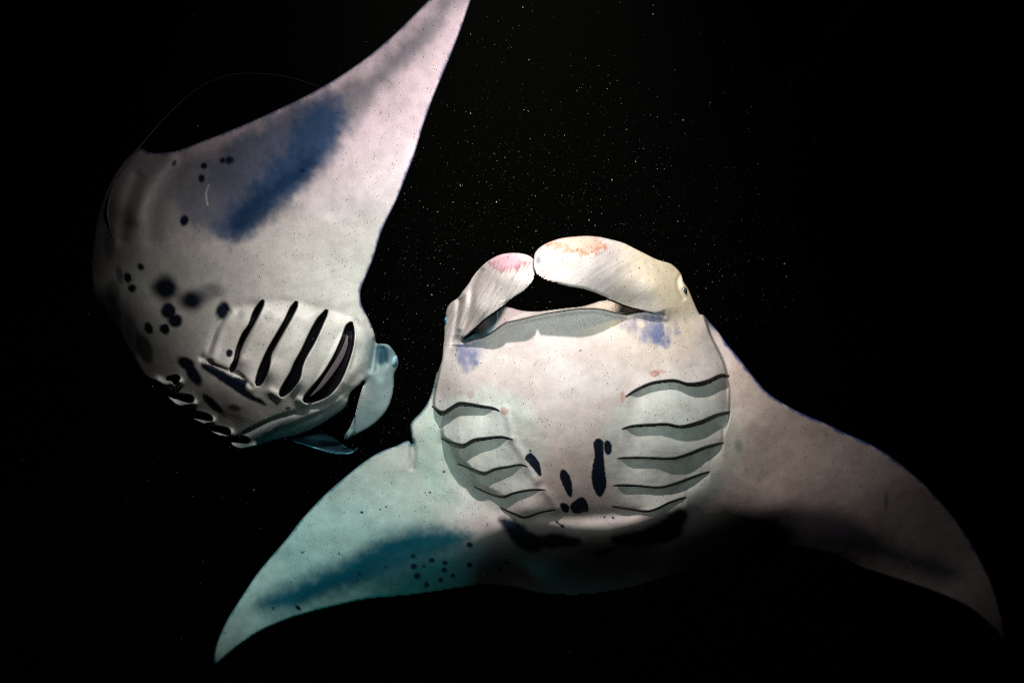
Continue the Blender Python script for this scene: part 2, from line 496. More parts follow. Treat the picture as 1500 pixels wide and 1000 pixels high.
def r2_depth(X, Y, sd):
    sh, wh, sr, wr, sl, wl = r2_weights(X, Y)
    Dw = f_wing(X, Y)
    # the leading edge left of the shoulder folds in behind
    Dw += 0.03 * sm((604 - X) / 6) * sm((690 - Y) / 40) * sm((X - 540) / 50)
    Dw += crease(X, Y, [(604, 648), (606, 664), (604, 685)], 0.016, 4)
    Dw += crease(X, Y, [(652, 650), (668, 690), (700, 725), (735, 755)], 0.022, 14)
    Dh = f_head(X, Y)
    s_dep, dark = slit_terms(X, Y)
    Dh = Dh + s_dep
    gz = sm(.5 + (90 - np.hypot((X - 985) * .8, Y - 655)) / 40) + sm(.5 + (95 - np.hypot((X - 700) * .9, Y - 665)) / 40)
    Dh += gz * (0.005 * fbm(X / 24, Y / 16, 301, 3) )
    # crease across the belly behind the last gills, and the bar below it
    Dh += crease(X, Y, [(770, 757), (820, 758), (880, 757), (930, 752)], 0.010, 9) - crease(X, Y, [(800, 772), (835, 776), (878, 772)], 0.006, 10)
    for p in ([(739, 601), (747, 622), (751, 640)], [(750, 644), (763, 662), (771, 675)], [(773, 684), (781, 697), (786, 704)], [(797, 718), (808, 730), (815, 744)]):
        Dh += crease(X, Y, p, -0.008, 6)
    # lower lip: the mouth lies behind its rim
    sm_ = sdf(np.array(MOUTH), X, Y, pad=30)
    mid = sm(1 - np.abs(X - 815) / 110)
    corner = sm((742 - X) / 30) + sm((X - 892) / 25)
    inn = sm(sm_ / 1.2 + 0.1)
    depth_in = sm((X - 690) / 40) * sm((945 - X) / 40)
    Dh += inn * (0.03 + 0.24 * depth_in) + inn * 0.004 * np.clip(sm_, 0, 16) * mid
    Dh -= 0.012 * np.exp(-((sm_ + 2.5) / 4) ** 2) * (Y < 505)
    D = Dw * (1 - wh) + Dh * wh
    Dl = f_finl(X, Y)
    Dl += crease(X, Y, [(704, 396), (692, 420), (689, 450), (680, 478), (670, 498)], 0.020, 4.5)
    Dl += crease(X, Y, [(672, 440), (670, 462), (666, 486), (662, 505)], 0.018, 3.5)
    Dl -= crease(X, Y, [(682, 432), (679, 455), (673, 480)], 0.014, 5)
    Dl += 0.0035 * np.sin((X * 0.8 + Y * 0.6) / 2.2) * sm(1 - np.abs(sl - 5) / 8) * (Y > 440)
    Dr = f_finr(X, Y)
    Dr += crease(X, Y, [(998, 400), (993, 412), (995, 425), (1001, 437)], 0.012, 3)
    Dr -= crease(X, Y, [(1000, 410), (1002, 420)], 0.018, 4)
    D = D * (1 - wl) + Dl * wl
    D = D * (1 - wr) + Dr * wr
    # rounded rims
    r = 5.0
    q = np.clip(1 - sd / r, 0, 1)
    D += r / 1000 * 2.4 * (1 - np.sqrt(1 - q * q * 0.98))
    D += 0.010 * fbm(X / 60, Y / 60, 5, 3) + 0.0012 * fbm(X / 14, Y / 14, 9, 3)
    return D


def r2_thick(X, Y, sd):
    sh, wh, sr, wr, sl, wl = r2_weights(X, Y)
    body = wh * (1 - wl) * (1 - wr)
    mx = 0.05 + 0.30 * body * sm((Y - 455) / 60) + 0.10 * sm(1 - np.abs(X - 840) / 320) * sm((Y - 560) / 60)
    R = 30 + 40 * body
    q = np.clip(1 - sd / R, 0, 1)
    return 0.004 + mx * np.sqrt(np.clip(1 - q * q, 0, 1))


def r2_paint(X, Y, sd):
    C = np.zeros(X.shape + (3,)) + np.array([0.62, 0.565, 0.545])
    n1 = fbm(X / 90, Y / 90, 21, 4)[..., None]; n2 = fbm(X / 18, Y / 18, 31, 4)[..., None]
    n3 = np.clip(fbm(X / 55, Y / 40, 41, 4) * 2.4 + .25 + .5 * np.exp(-(((X - 850) / 130) ** 2 + ((Y - 650) / 95) ** 2)), 0, 1)[..., None]
    C = C * (1 + 0.16 * n1 + 0.14 * n2) * (1 - n3 * np.array([.15, .20, .20]))
    sh, wh, sr, wr, sl, wl = r2_weights(X, Y)
    # wings a little greyer, the teal lamp's light painted into the left one, towards the rims dark blue
    lw = sm((690 - X) / 60) * (1 - wh)
    C = C * (1 - lw[..., None] * (1 - np.array([0.84, 1.0, 0.94])))
    rw = sm((X - 1020) / 60) * sm((1330 - X) / 160) * (1 - wh)
    C = C * (1 + rw[..., None] * np.array([.22, .13, .06]))
    rim = sm((5.5 + 6 * fbm(X / 9, Y / 9, 3, 3) - sd) / 5) * (1 - wh) * (X > 1030) * (Y < 900) * (Y < 660 + (X - 1030) * .65)
    C = C * (1 - rim[..., None]) + np.array([0.09, 0.13, 0.36]) * rim[..., None]
    riml = sm((4 + 5 * fbm(X / 9, Y / 9, 4, 3) - sd) / 3) * (X < 640) * (Y > 540)
    C = C * (1 - .8 * riml[..., None]) + np.array([0.03, 0.15, 0.22]) * .8 * riml[..., None]
    # left wing smudge
    C = blot(C, X, Y, Z([(180, 760), (300, 690), (420, 640), (540, 585), (640, 525), (740, 490), (860, 480), (970, 510), (930, 570), (800, 610), (720, 650), (620, 690), (500, 720), (400, 755), (260, 800)], 300, 580, .4),
             (0.006, 0.085, 0.125), 18, 8, 14, 1.0)
    C = blot(C, X, Y, Z([(600, 700), (700, 600), (860, 560), (1000, 560), (1120, 600), (1040, 680), (860, 715), (700, 730)], 300, 580, .4), (0.07, 0.19, 0.22), 26, 5, 20, 0.75)
    for a, b, r_ in [(970, 544, 5), (763, 585, 4), (765, 623, 5), (778, 658, 5.2), (831, 600, 4.4), (802, 623, 2.5), (880, 609, 3.8), (876, 636, 4.2), (970, 617, 4.2), (908, 657, 3.6), (864, 672, 4), (812, 690, 4.5),
                     (664, 625, 2.4), (567, 648, 2.8), (1105, 608, 3.4), (1080, 635, 3), (575, 425, 2.2), (825, 352, 1.8), (665, 405, 1.6), (492, 576, 2), (358, 571, 2), (250, 775, 2.4), (560, 674, 1.8)]:
        C = spot(C, X, Y, 300 + .4 * a, 580 + .4 * b, r_ * 1.0, r_ * .86, (0.012, 0.03, 0.045), 0, .3, .2)
    C = spot(C, X, Y, 437, 890, 5, 3, (0.008, 0.015, 0.02), 35, .25)
    # right wing smudge
    C = blot(C, X, Y, Z([(60, 640), (150, 590), (250, 560), (400, 525), (500, 525), (600, 555), (680, 600), (760, 645), (900, 690), (980, 740), (900, 760), (800, 720), (650, 680), (560, 668), (400, 680), (200, 720), (80, 720)], 960, 500, .46),
             (0.025, 0.040, 0.095), 18, 5, 25, .8)
    for a, b, rx, ry, am in [(265, 335, 6, 9, .45), (735, 505, 3, 12, .6), (605, 620, 3, 2.5, .6), (640, 693, 4, 3, .7), (800, 718, 3, 4, .6), (545, 297, 2, 3, .4), (288, 408, 3, 4, .3), (690, 410, 2, 2, .3), (330, 440, 3, 3, .3)]:
        C = spot(C, X, Y, 960 + .46 * a, 500 + .46 * b, rx, ry, (0.12, 0.12, 0.09), 0, .5, .2, am)
    # dark smears across the belly
    for p, am in [([(375, 630), (450, 642), (520, 690), (565, 712), (560, 760), (500, 772), (440, 730), (400, 680)], 1.0), ([(560, 702), (640, 697), (720, 715), (728, 742), (640, 758), (570, 750)], 1.0),
                  ([(850, 712), (960, 685), (1050, 645), (1130, 592), (1175, 600), (1165, 650), (1130, 720), (1050, 740), (950, 750), (870, 740)], 1.0)]:
        C = blot(C, X, Y, Z(p, 600, 540, .3467), (0.013, 0.022, 0.036), 5, 2.5, 8, am)
    for a, b, rx, ry in [(800, 778, 9, 4), (845, 762, 8, 3)]:
        C = spot(C, X, Y, 600 + .3467 * a, 540 + .3467 * b, rx, ry, INK, -8)
    # inky strokes on the belly
    z8 = lambda p: Z(p, 700, 600, .24)
    for p in ([(300, 272), (286, 295), (308, 322), (340, 362), (372, 400), (387, 402), (385, 360), (375, 320), (350, 288), (325, 262)],
              [(510, 365), (545, 378), (572, 440), (577, 500), (567, 535), (535, 492), (510, 440), (500, 400)],
              [(735, 172), (765, 195), (768, 280), (780, 400), (785, 460), (762, 520), (740, 532), (715, 500), (695, 440), (695, 370), (712, 280), (705, 200)],
              [(795, 185), (820, 230), (802, 276), (776, 258), (771, 205)], [(503, 570), (545, 575), (558, 600), (545, 628), (515, 615)],
              [(600, 548), (635, 530), (665, 560), (675, 620), (645, 626), (610, 635), (575, 620), (565, 580)]):
        C = blot(C, X, Y, z8(p), INK, .9, 1.0, 3, 1.0)
    for a, b, r_ in [(484, 685, 1.6), (515, 708, 2.2), (320, 250, 1.4), (498, 696, 1.1), (772, 655, 1.3), (825, 658, 1.5)]:
        C = spot(C, X, Y, 700 + .24 * a, 600 + .24 * b, r_ * 1.5, r_, (0.02, 0.03, 0.05), 30)
    gz = (sm(.5 + (92 - np.hypot((X - 985) * .9, (Y - 655) * .95)) / 30) + sm(.5 + (95 - np.hypot((X - 705) * 1.0, Y - 660)) / 30)).clip(0, 1)[..., None]
    C = C * (1 + gz * np.array([-.06, .10, .07]))
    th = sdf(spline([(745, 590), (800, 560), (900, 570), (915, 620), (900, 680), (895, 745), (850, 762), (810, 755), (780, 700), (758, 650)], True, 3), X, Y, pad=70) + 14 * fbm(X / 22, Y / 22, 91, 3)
    C = C * (1 - sm(.5 + th / 44)[..., None] * sm((Y - 540) / 170)[..., None] * np.array([.30, .35, .37]))  # throat skin browner than the flaps, light falloff towards the belly painted in
    # bruised blue patches at the mouth corners
    bl = (fbm(X / 14, Y / 14, 77, 5) + .5 * fbm(X / 5, Y / 9, 78, 3))
    for cx, cy, rx, ry, am in [(958, 488, 34, 26, .62), (966, 492, 16, 16, .7), (925, 478, 18, 12, .4), (684, 520, 15, 26, .72), (700, 512, 14, 16, .35)]:
        r = np.sqrt(((X - cx) / rx) ** 2 + ((Y - cy) / ry) ** 2) + bl * 1.5
        w = (sm((1.25 - r) / .9) * am * (sh > -2))[..., None]
        C = C * (1 - w) + np.array([0.07, 0.11, 0.29]) * w
    # pink sores by the first slits
    for cx, cy, rx, ry, am in [(958, 547, 8, 5, .6), (966, 544, 8, 4, .4), (912, 582, 5, 8, .55), (738, 602, 6, 7, .55), (690, 577, 6, 5, .3), (676, 575, 6, 4, .15), (842, 520, 22, 8, .1)]:
        r = np.sqrt(((X - cx) / rx) ** 2 + ((Y - cy) / ry) ** 2) + fbm(X / 4, Y / 4, 66, 3) * .9
        w = (sm((1.3 - r) / .7) * am)[..., None]
        C = C * (1 - w) + np.array([0.34, 0.13, 0.09]) * w
    C = C * (1 - .12 * np.maximum(wl, wr))[..., None]
    # feeding fins: ribbed, flushed red at the top
    st_r = fbm((X * .55 + Y * .83) / 1.6, (X * .83 - Y * .55) / 30, 41, 3)
    st_l = fbm((X * .86 + Y * .50) / 1.5, (X * .5 - Y * .86) / 34, 43, 3)
    wr_ = (wr * sm((960 - X) / 40))[..., None]; wl_ = wl[..., None]
    C = C * (1 + wr_ * .5 * st_r[..., None]) * (1 + wl_ * .7 * st_l[..., None])
    r = np.sqrt(((X - 846) / 36) ** 2 + ((Y - 357 - .1 * (X - 846)) / 13) ** 2) + st_r * .8 + fbm(X / 9, Y / 9, 12, 4) * 1.2
    w = sm((1.3 - r) / .6)[..., None] * wr_ * .7
    C = C * (1 - w) + np.array([0.70, 0.36, 0.26]) * w
    edge = np.exp(-((r - 1.0) / .2) ** 2)[..., None] * wr_ * .85 * (Y > 356)[..., None]
    C = C * (1 - edge) + np.array([0.42, 0.17, 0.09]) * edge
    r = np.sqrt(((X - 835) / 34) ** 2 + ((Y - 378) / 18) ** 2)
    w = sm((1.2 - r) / .6)[..., None] * wr_ * np.clip(.1 + st_r * 1.6, 0, .5)[..., None]
    C = C * (1 - w) + np.array([0.42, 0.24, 0.16]) * w
    r = np.sqrt(((X - 744) / 26) ** 2 + ((Y - 382) / 13) ** 2) + st_l * 1.1 + fbm(X / 8, Y / 8, 14, 3)
    w = sm((1.3 - r) / .7)[..., None] * wl_ * .7
    C = C * (1 - w) + np.array([0.58, 0.31, 0.40]) * w
    edge = np.exp(-((r - 1.0) / .2) ** 2)[..., None] * wl_ * .85 * (Y > 382)[..., None]
    C = C * (1 - edge) + np.array([0.34, 0.14, 0.15]) * edge
    C = spot(C, X, Y, 788, 381, 4, 6, (0.14, 0.15, 0.22), 0, .5, .3, .7)
    # lining of the mouth corners
    smo = sdf(np.array(MOUTH), X, Y, pad=20)
    cor = sm(smo / 2) * (1 - wl) * (1 - wr)
    wcl = (cor * sm((741 - X - .6 * (Y - 462)) / 10))[..., None]; wcr = (cor * sm((X - 893 + .7 * (Y - 448)) / 22))[..., None]
    band = (np.exp(-((smo - 4) / 3.2) ** 2) * (.35 + .65 * sm((X - 690) / 45)))[..., None]
    C = C * (1 - wcl) + (np.array([0.008, 0.022, 0.032]) + band * np.array([0.09, 0.22, 0.26])) * wcl
    C = C * (1 - wcr) + np.array([0.012, 0.014, 0.012]) * wcr
    k = (1 - np.clip(1 - np.abs(smo) / 1.3, 0, 1) * .8 * (1 - wl) * (1 - wr) * ((X > 672) & (X < 960)))[..., None]  # narrow shadow of the lip rim, painted as a dark line
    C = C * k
    # thin dark rim where the feeding fins meet
    P = spline([(782, 379), (781.2, 384), (781.6, 392), (785, 403)], False, 4)
    dd = segdist(P, X, Y, closed=False)
    C = C * (1 - .75 * np.exp(-(dd / 1.1) ** 2))[..., None]
    dep, dark = slit_terms(X, Y)
    w = dark[..., None]
    C = C * (1 - w) + np.array([0.004, 0.006, 0.009]) * w
    return np.clip(C, 0.003, .9)


def in_poly(P):
    P = np.array(P)
    return lambda X, Y: inside(P, X, Y)


def near_slit(k):
    P, w, a, right = SLITC[k]

    def f(X, Y):
        ys = np.interp(X, P[:, 0], P[:, 1])
        return (np.abs(Y - ys) < w * .5 + .6) & (X > P[0, 0]) & (X < P[-1, 0])
    return f


root2 = empty("manta_ray", (0.18, 2.65, -0.35),
              "manta ray seen belly on, feeding fins curled over its open mouth and both wings spread",
              "manta ray", "manta rays feeding at night")
xs = axis(308, 1476, [(640, 1075)], 1.15, 2.3)
ys = axis(340, 980, [(430, 505), (540, 765)], 1.0, 2.3)
regs = [("cephalic_fin", in_poly(FIN_R), SKIN, True), ("cephalic_fin", in_poly(FIN_L), SKIN, True),
        ("mouth", lambda X, Y: inside(np.array(MOUTH), X, Y), SKIN, False)]
regs += [("gill_slit", near_slit(k), SKIN, False) for k in range(10)]
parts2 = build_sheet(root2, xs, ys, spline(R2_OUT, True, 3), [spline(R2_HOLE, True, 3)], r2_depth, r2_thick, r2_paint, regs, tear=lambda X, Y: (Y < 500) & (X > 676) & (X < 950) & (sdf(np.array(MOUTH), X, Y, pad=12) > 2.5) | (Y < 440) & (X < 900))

# =================================================================== the manta ray behind, turned on its side
R1_OUT = [(204, 216), (216, 222), (232, 224), (260, 220), (292, 208), (324, 196), (372, 176), (420, 154), (460, 134), (500, 110), (540, 82), (580, 48), (608, 20), (632, -4),
          (662, -36), (690, -66), (706, -84), (706, -60), (698, -28), (690, 0), (682, 24), (672, 52), (656, 92), (636, 140), (620, 184), (608, 224), (596, 256), (580, 296), (564, 328), (556, 348),
          (547, 378), (537, 403), (528, 427), (530, 447), (540, 467), (548, 487), (551, 502), (560, 503), (569, 505), (577, 514), (583, 525), (583, 537), (578, 547), (577, 567), (572, 590), (560, 610),
          (540, 627), (520, 637), (505, 643), (512, 627), (520, 607), (525, 587), (531, 567), (534, 557), (526, 563), (513, 575), (507, 594), (492, 607), (477, 617),
          (460, 627), (435, 637), (410, 643), (393, 648), (370, 655), (353, 658), (341, 655), (336, 648), (322, 640), (309, 632), (296, 625), (280, 619), (270, 621), (250, 617), (220, 602), (190, 572), (160, 520), (140, 460),
          (132, 400), (135, 350), (142, 310), (155, 275), (172, 245), (190, 225)]


def q2(p): return Z(p, 110, 380, 1 / 3)


OPEN = [
    q2([(808, 200), (826, 184), (812, 228), (790, 272), (768, 310), (738, 365), (722, 405), (712, 450), (692, 492), (682, 482), (700, 445), (712, 395), (735, 335), (765, 290), (785, 235)]),
    q2([(955, 206), (974, 190), (960, 235), (918, 310), (878, 380), (858, 420), (850, 475), (828, 530), (800, 552), (802, 510), (825, 450), (848, 400), (882, 340), (922, 270), (945, 220)]),
    q2([(1088, 240), (1106, 226), (1090, 275), (1052, 360), (1012, 430), (996, 470), (985, 522), (952, 570), (912, 600), (900, 590), (915, 555), (948, 500), (965, 460), (998, 400), (1038, 315), (1070, 260)]),
    q2([(1198, 288), (1216, 280), (1223, 350), (1206, 430), (1166, 530), (1122, 588), (1080, 613), (1022, 627), (1005, 617), (1030, 578), (1080, 518), (1130, 440), (1172, 350), (1188, 305)]),
]
OPENS = [spline(p, True, 3) for p in OPEN]
GAPS = [spline(p, True, 3) for p in (
    q2([(400, 524), (440, 510), (458, 516), (456, 530), (440, 552), (425, 532)]),
    q2([(366, 545), (400, 572), (450, 590), (508, 598), (521, 620), (500, 628), (450, 612), (410, 598), (385, 575)]),
    q2([(408, 612), (450, 648), (500, 660), (550, 672), (590, 684), (603, 706), (560, 702), (500, 690), (450, 675), (415, 640)]),
    q2([(500, 712), (560, 728), (610, 732), (662, 740), (683, 755), (676, 772), (640, 760), (600, 752), (560, 742)]),
    q2([(600, 775), (650, 782), (700, 778), (752, 780), (765, 800), (740, 806), (690, 800), (650, 800)]),
)]
FARBODY = [(232, 566), (206, 556), (176, 528), (156, 488), (142, 445), (132, 400), (128, 360), (130, 320), (146, 285), (170, 255), (190, 228), (204, 205), (720, -120), (720, 700), (345, 670), (338, 652), (330, 642), (312, 637), (300, 624), (285, 616), (270, 606), (252, 594), (243, 578)]

f_r1 = tps([(706, -70, 2.42), (640, 20, 2.50), (680, 20, 2.47), (600, 60, 2.57), (650, 110, 2.52), (560, 100, 2.64), (600, 200, 2.59), (500, 130, 2.72), (540, 250, 2.62), (480, 250, 2.67), (560, 330, 2.64),
            (420, 180, 2.82), (420, 260, 2.74), (350, 200, 2.93), (350, 280, 2.80), (440, 350, 2.67), (530, 400, 2.69), (480, 420, 2.665), (400, 420, 2.68), (330, 380, 2.73), (280, 300, 2.89),
            (290, 225, 3.03), (230, 250, 3.12), (204, 216, 3.3), (220, 330, 3.01), (180, 300, 3.2), (152, 320, 3.4), (250, 420, 2.84), (190, 420, 3.02), (160, 420, 3.2), (140, 400, 3.45),
            (350, 450, 2.70), (420, 460, 2.65), (480, 470, 2.64), (520, 490, 2.67), (330, 510, 2.71), (400, 530, 2.645), (450, 560, 2.64), (500, 530, 2.66), (540, 500, 2.72), (528, 545, 2.72),
            (300, 480, 2.745), (260, 500, 2.82), (300, 560, 2.77), (350, 590, 2.735), (400, 600, 2.73), (460, 600, 2.725), (500, 582, 2.735), (440, 632, 2.81), (430, 612, 2.74), (380, 650, 2.86), (340, 640, 2.88), (300, 600, 2.85),
            (250, 560, 2.93), (220, 525, 2.99), (190, 480, 3.06), (155, 480, 3.3), (180, 530, 3.2)])
f_far = tps([(130, 400, 3.5), (160, 500, 3.42), (200, 570, 3.30), (280, 610, 3.15), (330, 640, 3.05), (150, 300, 3.5), (230, 540, 3.2)])
f_r1fin = tps([(534, 555, 2.78), (530, 570, 2.79), (505, 643, 2.90), (520, 625, 2.86), (555, 600, 2.80), (575, 560, 2.82), (560, 560, 2.76), (545, 540, 2.74), (583, 530, 2.85), (560, 520, 2.78), (540, 600, 2.81)])
FIN1 = [(534, 556), (541, 540), (556, 530), (590, 500), (620, 560), (560, 680), (480, 680), (506, 640), (512, 627), (520, 607), (525, 587), (531, 567)]


def r1_open(X, Y, pad=30):
    s = np.full(X.shape, -float(pad))
    for P in OPENS: s = np.maximum(s, sdf(P, X, Y, pad=pad))
    return s


def r1_depth(X, Y, sd):
    sb = sdf(spline(FARBODY, True, 2), X, Y, pad=40)
    far = sm(0.5 - sb / (4 + 40 * sm((575 - Y) / 60)))
    D = f_r1(X, Y)
    s = r1_open(X, Y)
    # flaps bulge between the openings
    for k, P in enumerate(OPENS):
        i0, i1 = np.argmin(P[:, 1]), np.argmax(P[:, 1])
        ax_ = P[i1] - P[i0]; L_ = np.linalg.norm(ax_); ax_ = ax_ / L_
        u = ((X - P[i0, 0]) * ax_[0] + (Y - P[i0, 1]) * ax_[1]) / L_
        d = sdf(P, X, Y, pad=130)
        side = sm(0.5 + ((X - P[i0, 0]) * ax_[1] - (Y - P[i0, 1]) * ax_[0]) / 16)
        D += (-0.048 * side * np.exp(-np.clip(-d, 0, 99) / 15) + 0.026 * (1 - side) * np.exp(-np.clip(-d, 0, 99) / 9)) * sm(u / .2 + .2) * sm((1 - u) / .25 + .05)
    D += 0.08 * sm((s + 2.4) / 4.5)
    # lifted hind edge of the first flap and the crease under the flap ends
    D += crease(X, Y, [(333, 456), (318, 478), (308, 505), (304, 515), (297, 524)], 0.022, 4.5) - crease(X, Y, [(341, 458), (326, 480), (316, 508), (312, 522)], 0.012, 6)
    D += crease(X, Y, [(298, 525), (312, 535), (330, 542), (350, 550), (368, 566)], 0.016, 4) 
    D -= crease(X, Y, [(362, 562), (368, 567)], 0.014, 6) + crease(X, Y, [(398, 574), (408, 580)], 0.014, 6) + crease(X, Y, [(438, 586), (448, 590)], 0.014, 6)
    D += crease(X, Y, [(340, 452), (372, 447), (410, 442), (455, 449), (500, 460)], 0.007, 9)
    D -= crease(X, Y, [(530, 470), (536, 500), (528, 530), (505, 560)], 0.010, 7) 
    D += crease(X, Y, [(522, 470), (522, 500), (515, 540)], 0.006, 4)
    # wrinkles of the jaw
    for p in ([(405, 632), (440, 618), (480, 600), (520, 572)], [(390, 640), (430, 625), (470, 606)], [(440, 600), (480, 592), (510, 570)], [(350, 640), (400, 615), (440, 603)]):
        D += crease(X, Y, p, 0.009, 4)
    D -= crease(X, Y, [(420, 625), (460, 607), (500, 585)], 0.006, 4)
    # folds on the shoulder
    D += crease(X, Y, [(262, 240), (240, 270), (225, 310), (222, 350)], 0.02, 14) + crease(X, Y, [(200, 260), (185, 300), (178, 350)], 0.03, 10)
    D -= crease(X, Y, [(250, 232), (215, 275), (200, 320)], 0.018, 10)
    g = np.full(X.shape, -20.)
    for P in GAPS: g = np.maximum(g, sdf(P, X, Y, pad=20))
    D += 0.08 * sm((g + 1) / 3)
    D -= 0.010 * np.exp(-np.clip(-g, 0, 60) / 8)
    # feeding fin and eye stalk
    sf = sdf(np.array(FIN1), X, Y, pad=40)
    wf = sm(0.5 + sf / (3 + 24 * sm((560 - Y) / 15)))
    D = D * (1 - wf) + f_r1fin(X, Y) * wf
    D += crease(X, Y, [(551, 500), (548, 520), (545, 540)], 0.035, 5)
    D += crease(X, Y, [(560, 512), (562, 530)], 0.02, 6)
    D -= 0.03 * np.exp(-(((X - 575) / 10) ** 2 + ((Y - 528) / 14) ** 2))
    for p in ([(231, 557), (245, 563), (262, 559)], [(245, 583), (262, 593), (283, 591)], [(275, 612), (293, 621), (310, 617)], [(309, 632), (322, 639), (337, 635)], [(338, 652), (353, 658), (372, 654)]):
        D -= crease(X, Y, p, 0.035, 5)
    far = far * sm((Y - 465) / 50)
    D = D * (1 - far) + f_far(X, Y) * far
    r = 5 + 14 * sm((Y - 560) / 40) * sm((X - 330) / 20) * (X < 520) + 20 * (X < 240) * sm((X * 0 + 240 - X) / 60)
    q = np.clip(1 - sd / r, 0, 1)
    D += r / 1000 * 2.6 * (1 - np.sqrt(1 - q * q * .98))
    D += 0.012 * fbm(X / 60, Y / 60, 5, 3) + 0.0015 * fbm(X / 14, Y / 14, 9, 3)
    return D


def r1_thick(X, Y, sd):
    mx = 0.05 + 0.28 * sm(1 - np.hypot((X - 380) / 260, (Y - 460) / 220))
    q = np.clip(1 - sd / 40, 0, 1)
    return 0.004 + mx * np.sqrt(np.clip(1 - q * q, 0, 1))


def r1_paint(X, Y, sd):
    C = np.zeros(X.shape + (3,)) + np.array([0.55, 0.57, 0.535])
    n1 = fbm(X / 80, Y / 80, 121, 4)[..., None]; n2 = fbm(X / 16, Y / 16, 131, 4)[..., None]
    C = C * (1 + 0.18 * n1 + 0.16 * n2)
    pk = sm((420 - Y) / 260)[..., None]
    C = C * (1 - pk * (1 - np.array([1.16, .95, 1.12])))
    f = lambda p: Z(p, 100, 0, .4)
    # grey band up the wing, then the blue smudge
    C = blot(C, X, Y, f([(420, 600), (520, 540), (640, 500), (800, 420), (940, 350), (1060, 290), (1150, 220), (1240, 130), (1320, 50), (1400, -40), (1440, -20), (1370, 90), (1300, 190), (1200, 280), (1110, 370), (1040, 460),
                          (980, 540), (930, 600), (840, 700), (700, 830), (560, 860), (430, 780), (380, 700)]), (0.17, 0.175, 0.205), 16, 12, 18, .85)
    C = blot(C, X, Y, f([(850, 370), (1000, 350), (1010, 460), (960, 570), (860, 690), (700, 830), (600, 875), (480, 850), (400, 760), (480, 640), (600, 520), (720, 450)]), (0.075, 0.105, 0.18), 17, 18, 16, .78)
    C = blot(C, X, Y, f([(880, 380), (990, 400), (1010, 460), (960, 550), (900, 630), (820, 700), (750, 750), (700, 800), (660, 850), (600, 865), (540, 830), (620, 750), (680, 680), (740, 600), (800, 500)]), (0.015, 0.06, 0.15), 16, 16, 12, .8)
    C = blot(C, X, Y, f([(620, 780), (700, 700), (800, 630), (900, 560), (900, 620), (820, 690), (740, 750), (680, 820), (620, 850)]), (0.010, 0.035, 0.09), 14, 12, 10, .9)
    C = blot(C, X, Y, f([(300, 560), (420, 560), (520, 620), (560, 740), (500, 830), (330, 800), (260, 700)]), (0.24, 0.25, 0.28), 26, 6, 24, .5)
    for cx, cy, rx, ry, ro, am in [(299, 243, 5, 5, 0, .9), (295, 261, 5, 6, 0, .95), (326, 235, 4, 4, 0, .9), (336, 235, 6.5, 5.5, -30, .95), (255, 239, 3, 5, 30, .8), (270, 323, 6.5, 8, 10, .95), (443, 250, 3.6, 3.2, 0, .8),
                                   (206, 391, 4.5, 6, -30, .95), (187, 407, 5.5, 8, -15, .95), (193, 422, 6.5, 6, 0, .95), (175, 403, 5, 13, -10, .7), (242, 423, 19, 19, 0, .93), (280, 441, 19, 15, 10, .93),
                                   (308, 427, 20, 12, -10, .6), (246, 455, 11, 12, 0, .93), (257, 470, 11, 10, 0, .9), (218, 480, 6, 9, -20, .95), (241, 482, 7, 8, -15, .95), (326, 455, 9, 14, 10, .93), (336, 517, 5, 6, 0, .85),
                                   (272, 532, 13, 9, 25, .95), (283, 548, 9, 20, -28, .95), (312, 592, 6, 24, -48, .93), (343, 597, 9, 5, 10, .8), (422, 598, 4, 2.5, 0, .8), (193, 490, 11, 30, -12, .6),
                                   (212, 510, 11, 24, -20, .8), (165, 430, 10, 20, 0, .6), (160, 355, 8, 26, 0, .6), (354, 461, 5, 6, 0, .25), (393, 463, 8, 8, 0, .2), (170, 470, 8, 40, -10, .6)]:
        soft = .55 if rx > 14 else .3
        C = spot(C, X, Y, cx, cy, rx, ry, INK if am > .7 else (0.03, 0.045, 0.07), ro, soft, .22, 1.0 if am > .82 else am)
    C = blot(C, X, Y, q2([(555, 455), (600, 465), (650, 490), (700, 515), (760, 530), (750, 560), (780, 590), (842, 636), (800, 630), (740, 600), (690, 570), (620, 520), (560, 480)]), (0.006, 0.012, 0.022), 2.5, 1.6, 5, 1.0)
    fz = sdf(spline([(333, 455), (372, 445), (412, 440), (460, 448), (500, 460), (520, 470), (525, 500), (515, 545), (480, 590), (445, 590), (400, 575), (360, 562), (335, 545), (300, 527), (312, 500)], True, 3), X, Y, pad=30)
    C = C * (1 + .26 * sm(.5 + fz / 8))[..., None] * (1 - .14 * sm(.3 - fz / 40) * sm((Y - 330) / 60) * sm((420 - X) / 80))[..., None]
    # pale scars
    P = spline([(306, 272), (302, 282), (304, 300)], False, 4)
    d = segdist(P, X, Y, closed=False)
    C = C + (np.exp(-(d / 1.3) ** 2) * .35)[..., None]
    n3 = np.clip(fbm(X / 60, Y / 45, 141, 4) * 2.4 + .2, 0, 1)[..., None]
    C = C * (1 - n3 * np.array([.14, .13, .15]))
    # striations towards the throat
    st = fbm((X * .25 + Y) / 2.0, (X - Y * .25) / 60, 51, 3)[..., None]
    C = C * (1 + .22 * st * (sm((470 - Y) / 30) * sm((Y - 340) / 60) * sm((X - 380) / 60))[..., None])
    # blue rim of the wing, teal light and dimming painted on head and jaw
    rim = sm((4.5 + 6 * fbm(X / 8, Y / 8, 6, 3) - sd) / 4) * (Y < 480)
    C = C * (1 - .85 * rim[..., None]) + np.array([0.06, 0.10, 0.24]) * .85 * rim[..., None]
    te = sm((X - 520) / 30) * sm((Y - 480) / 30)
    te = np.maximum(te, sm((Y - 585 + (X - 440) * .35) / 50) * (X > 330))[..., None]
    C = C * (1 - te) + C * np.array([.52, .72, .78]) * te
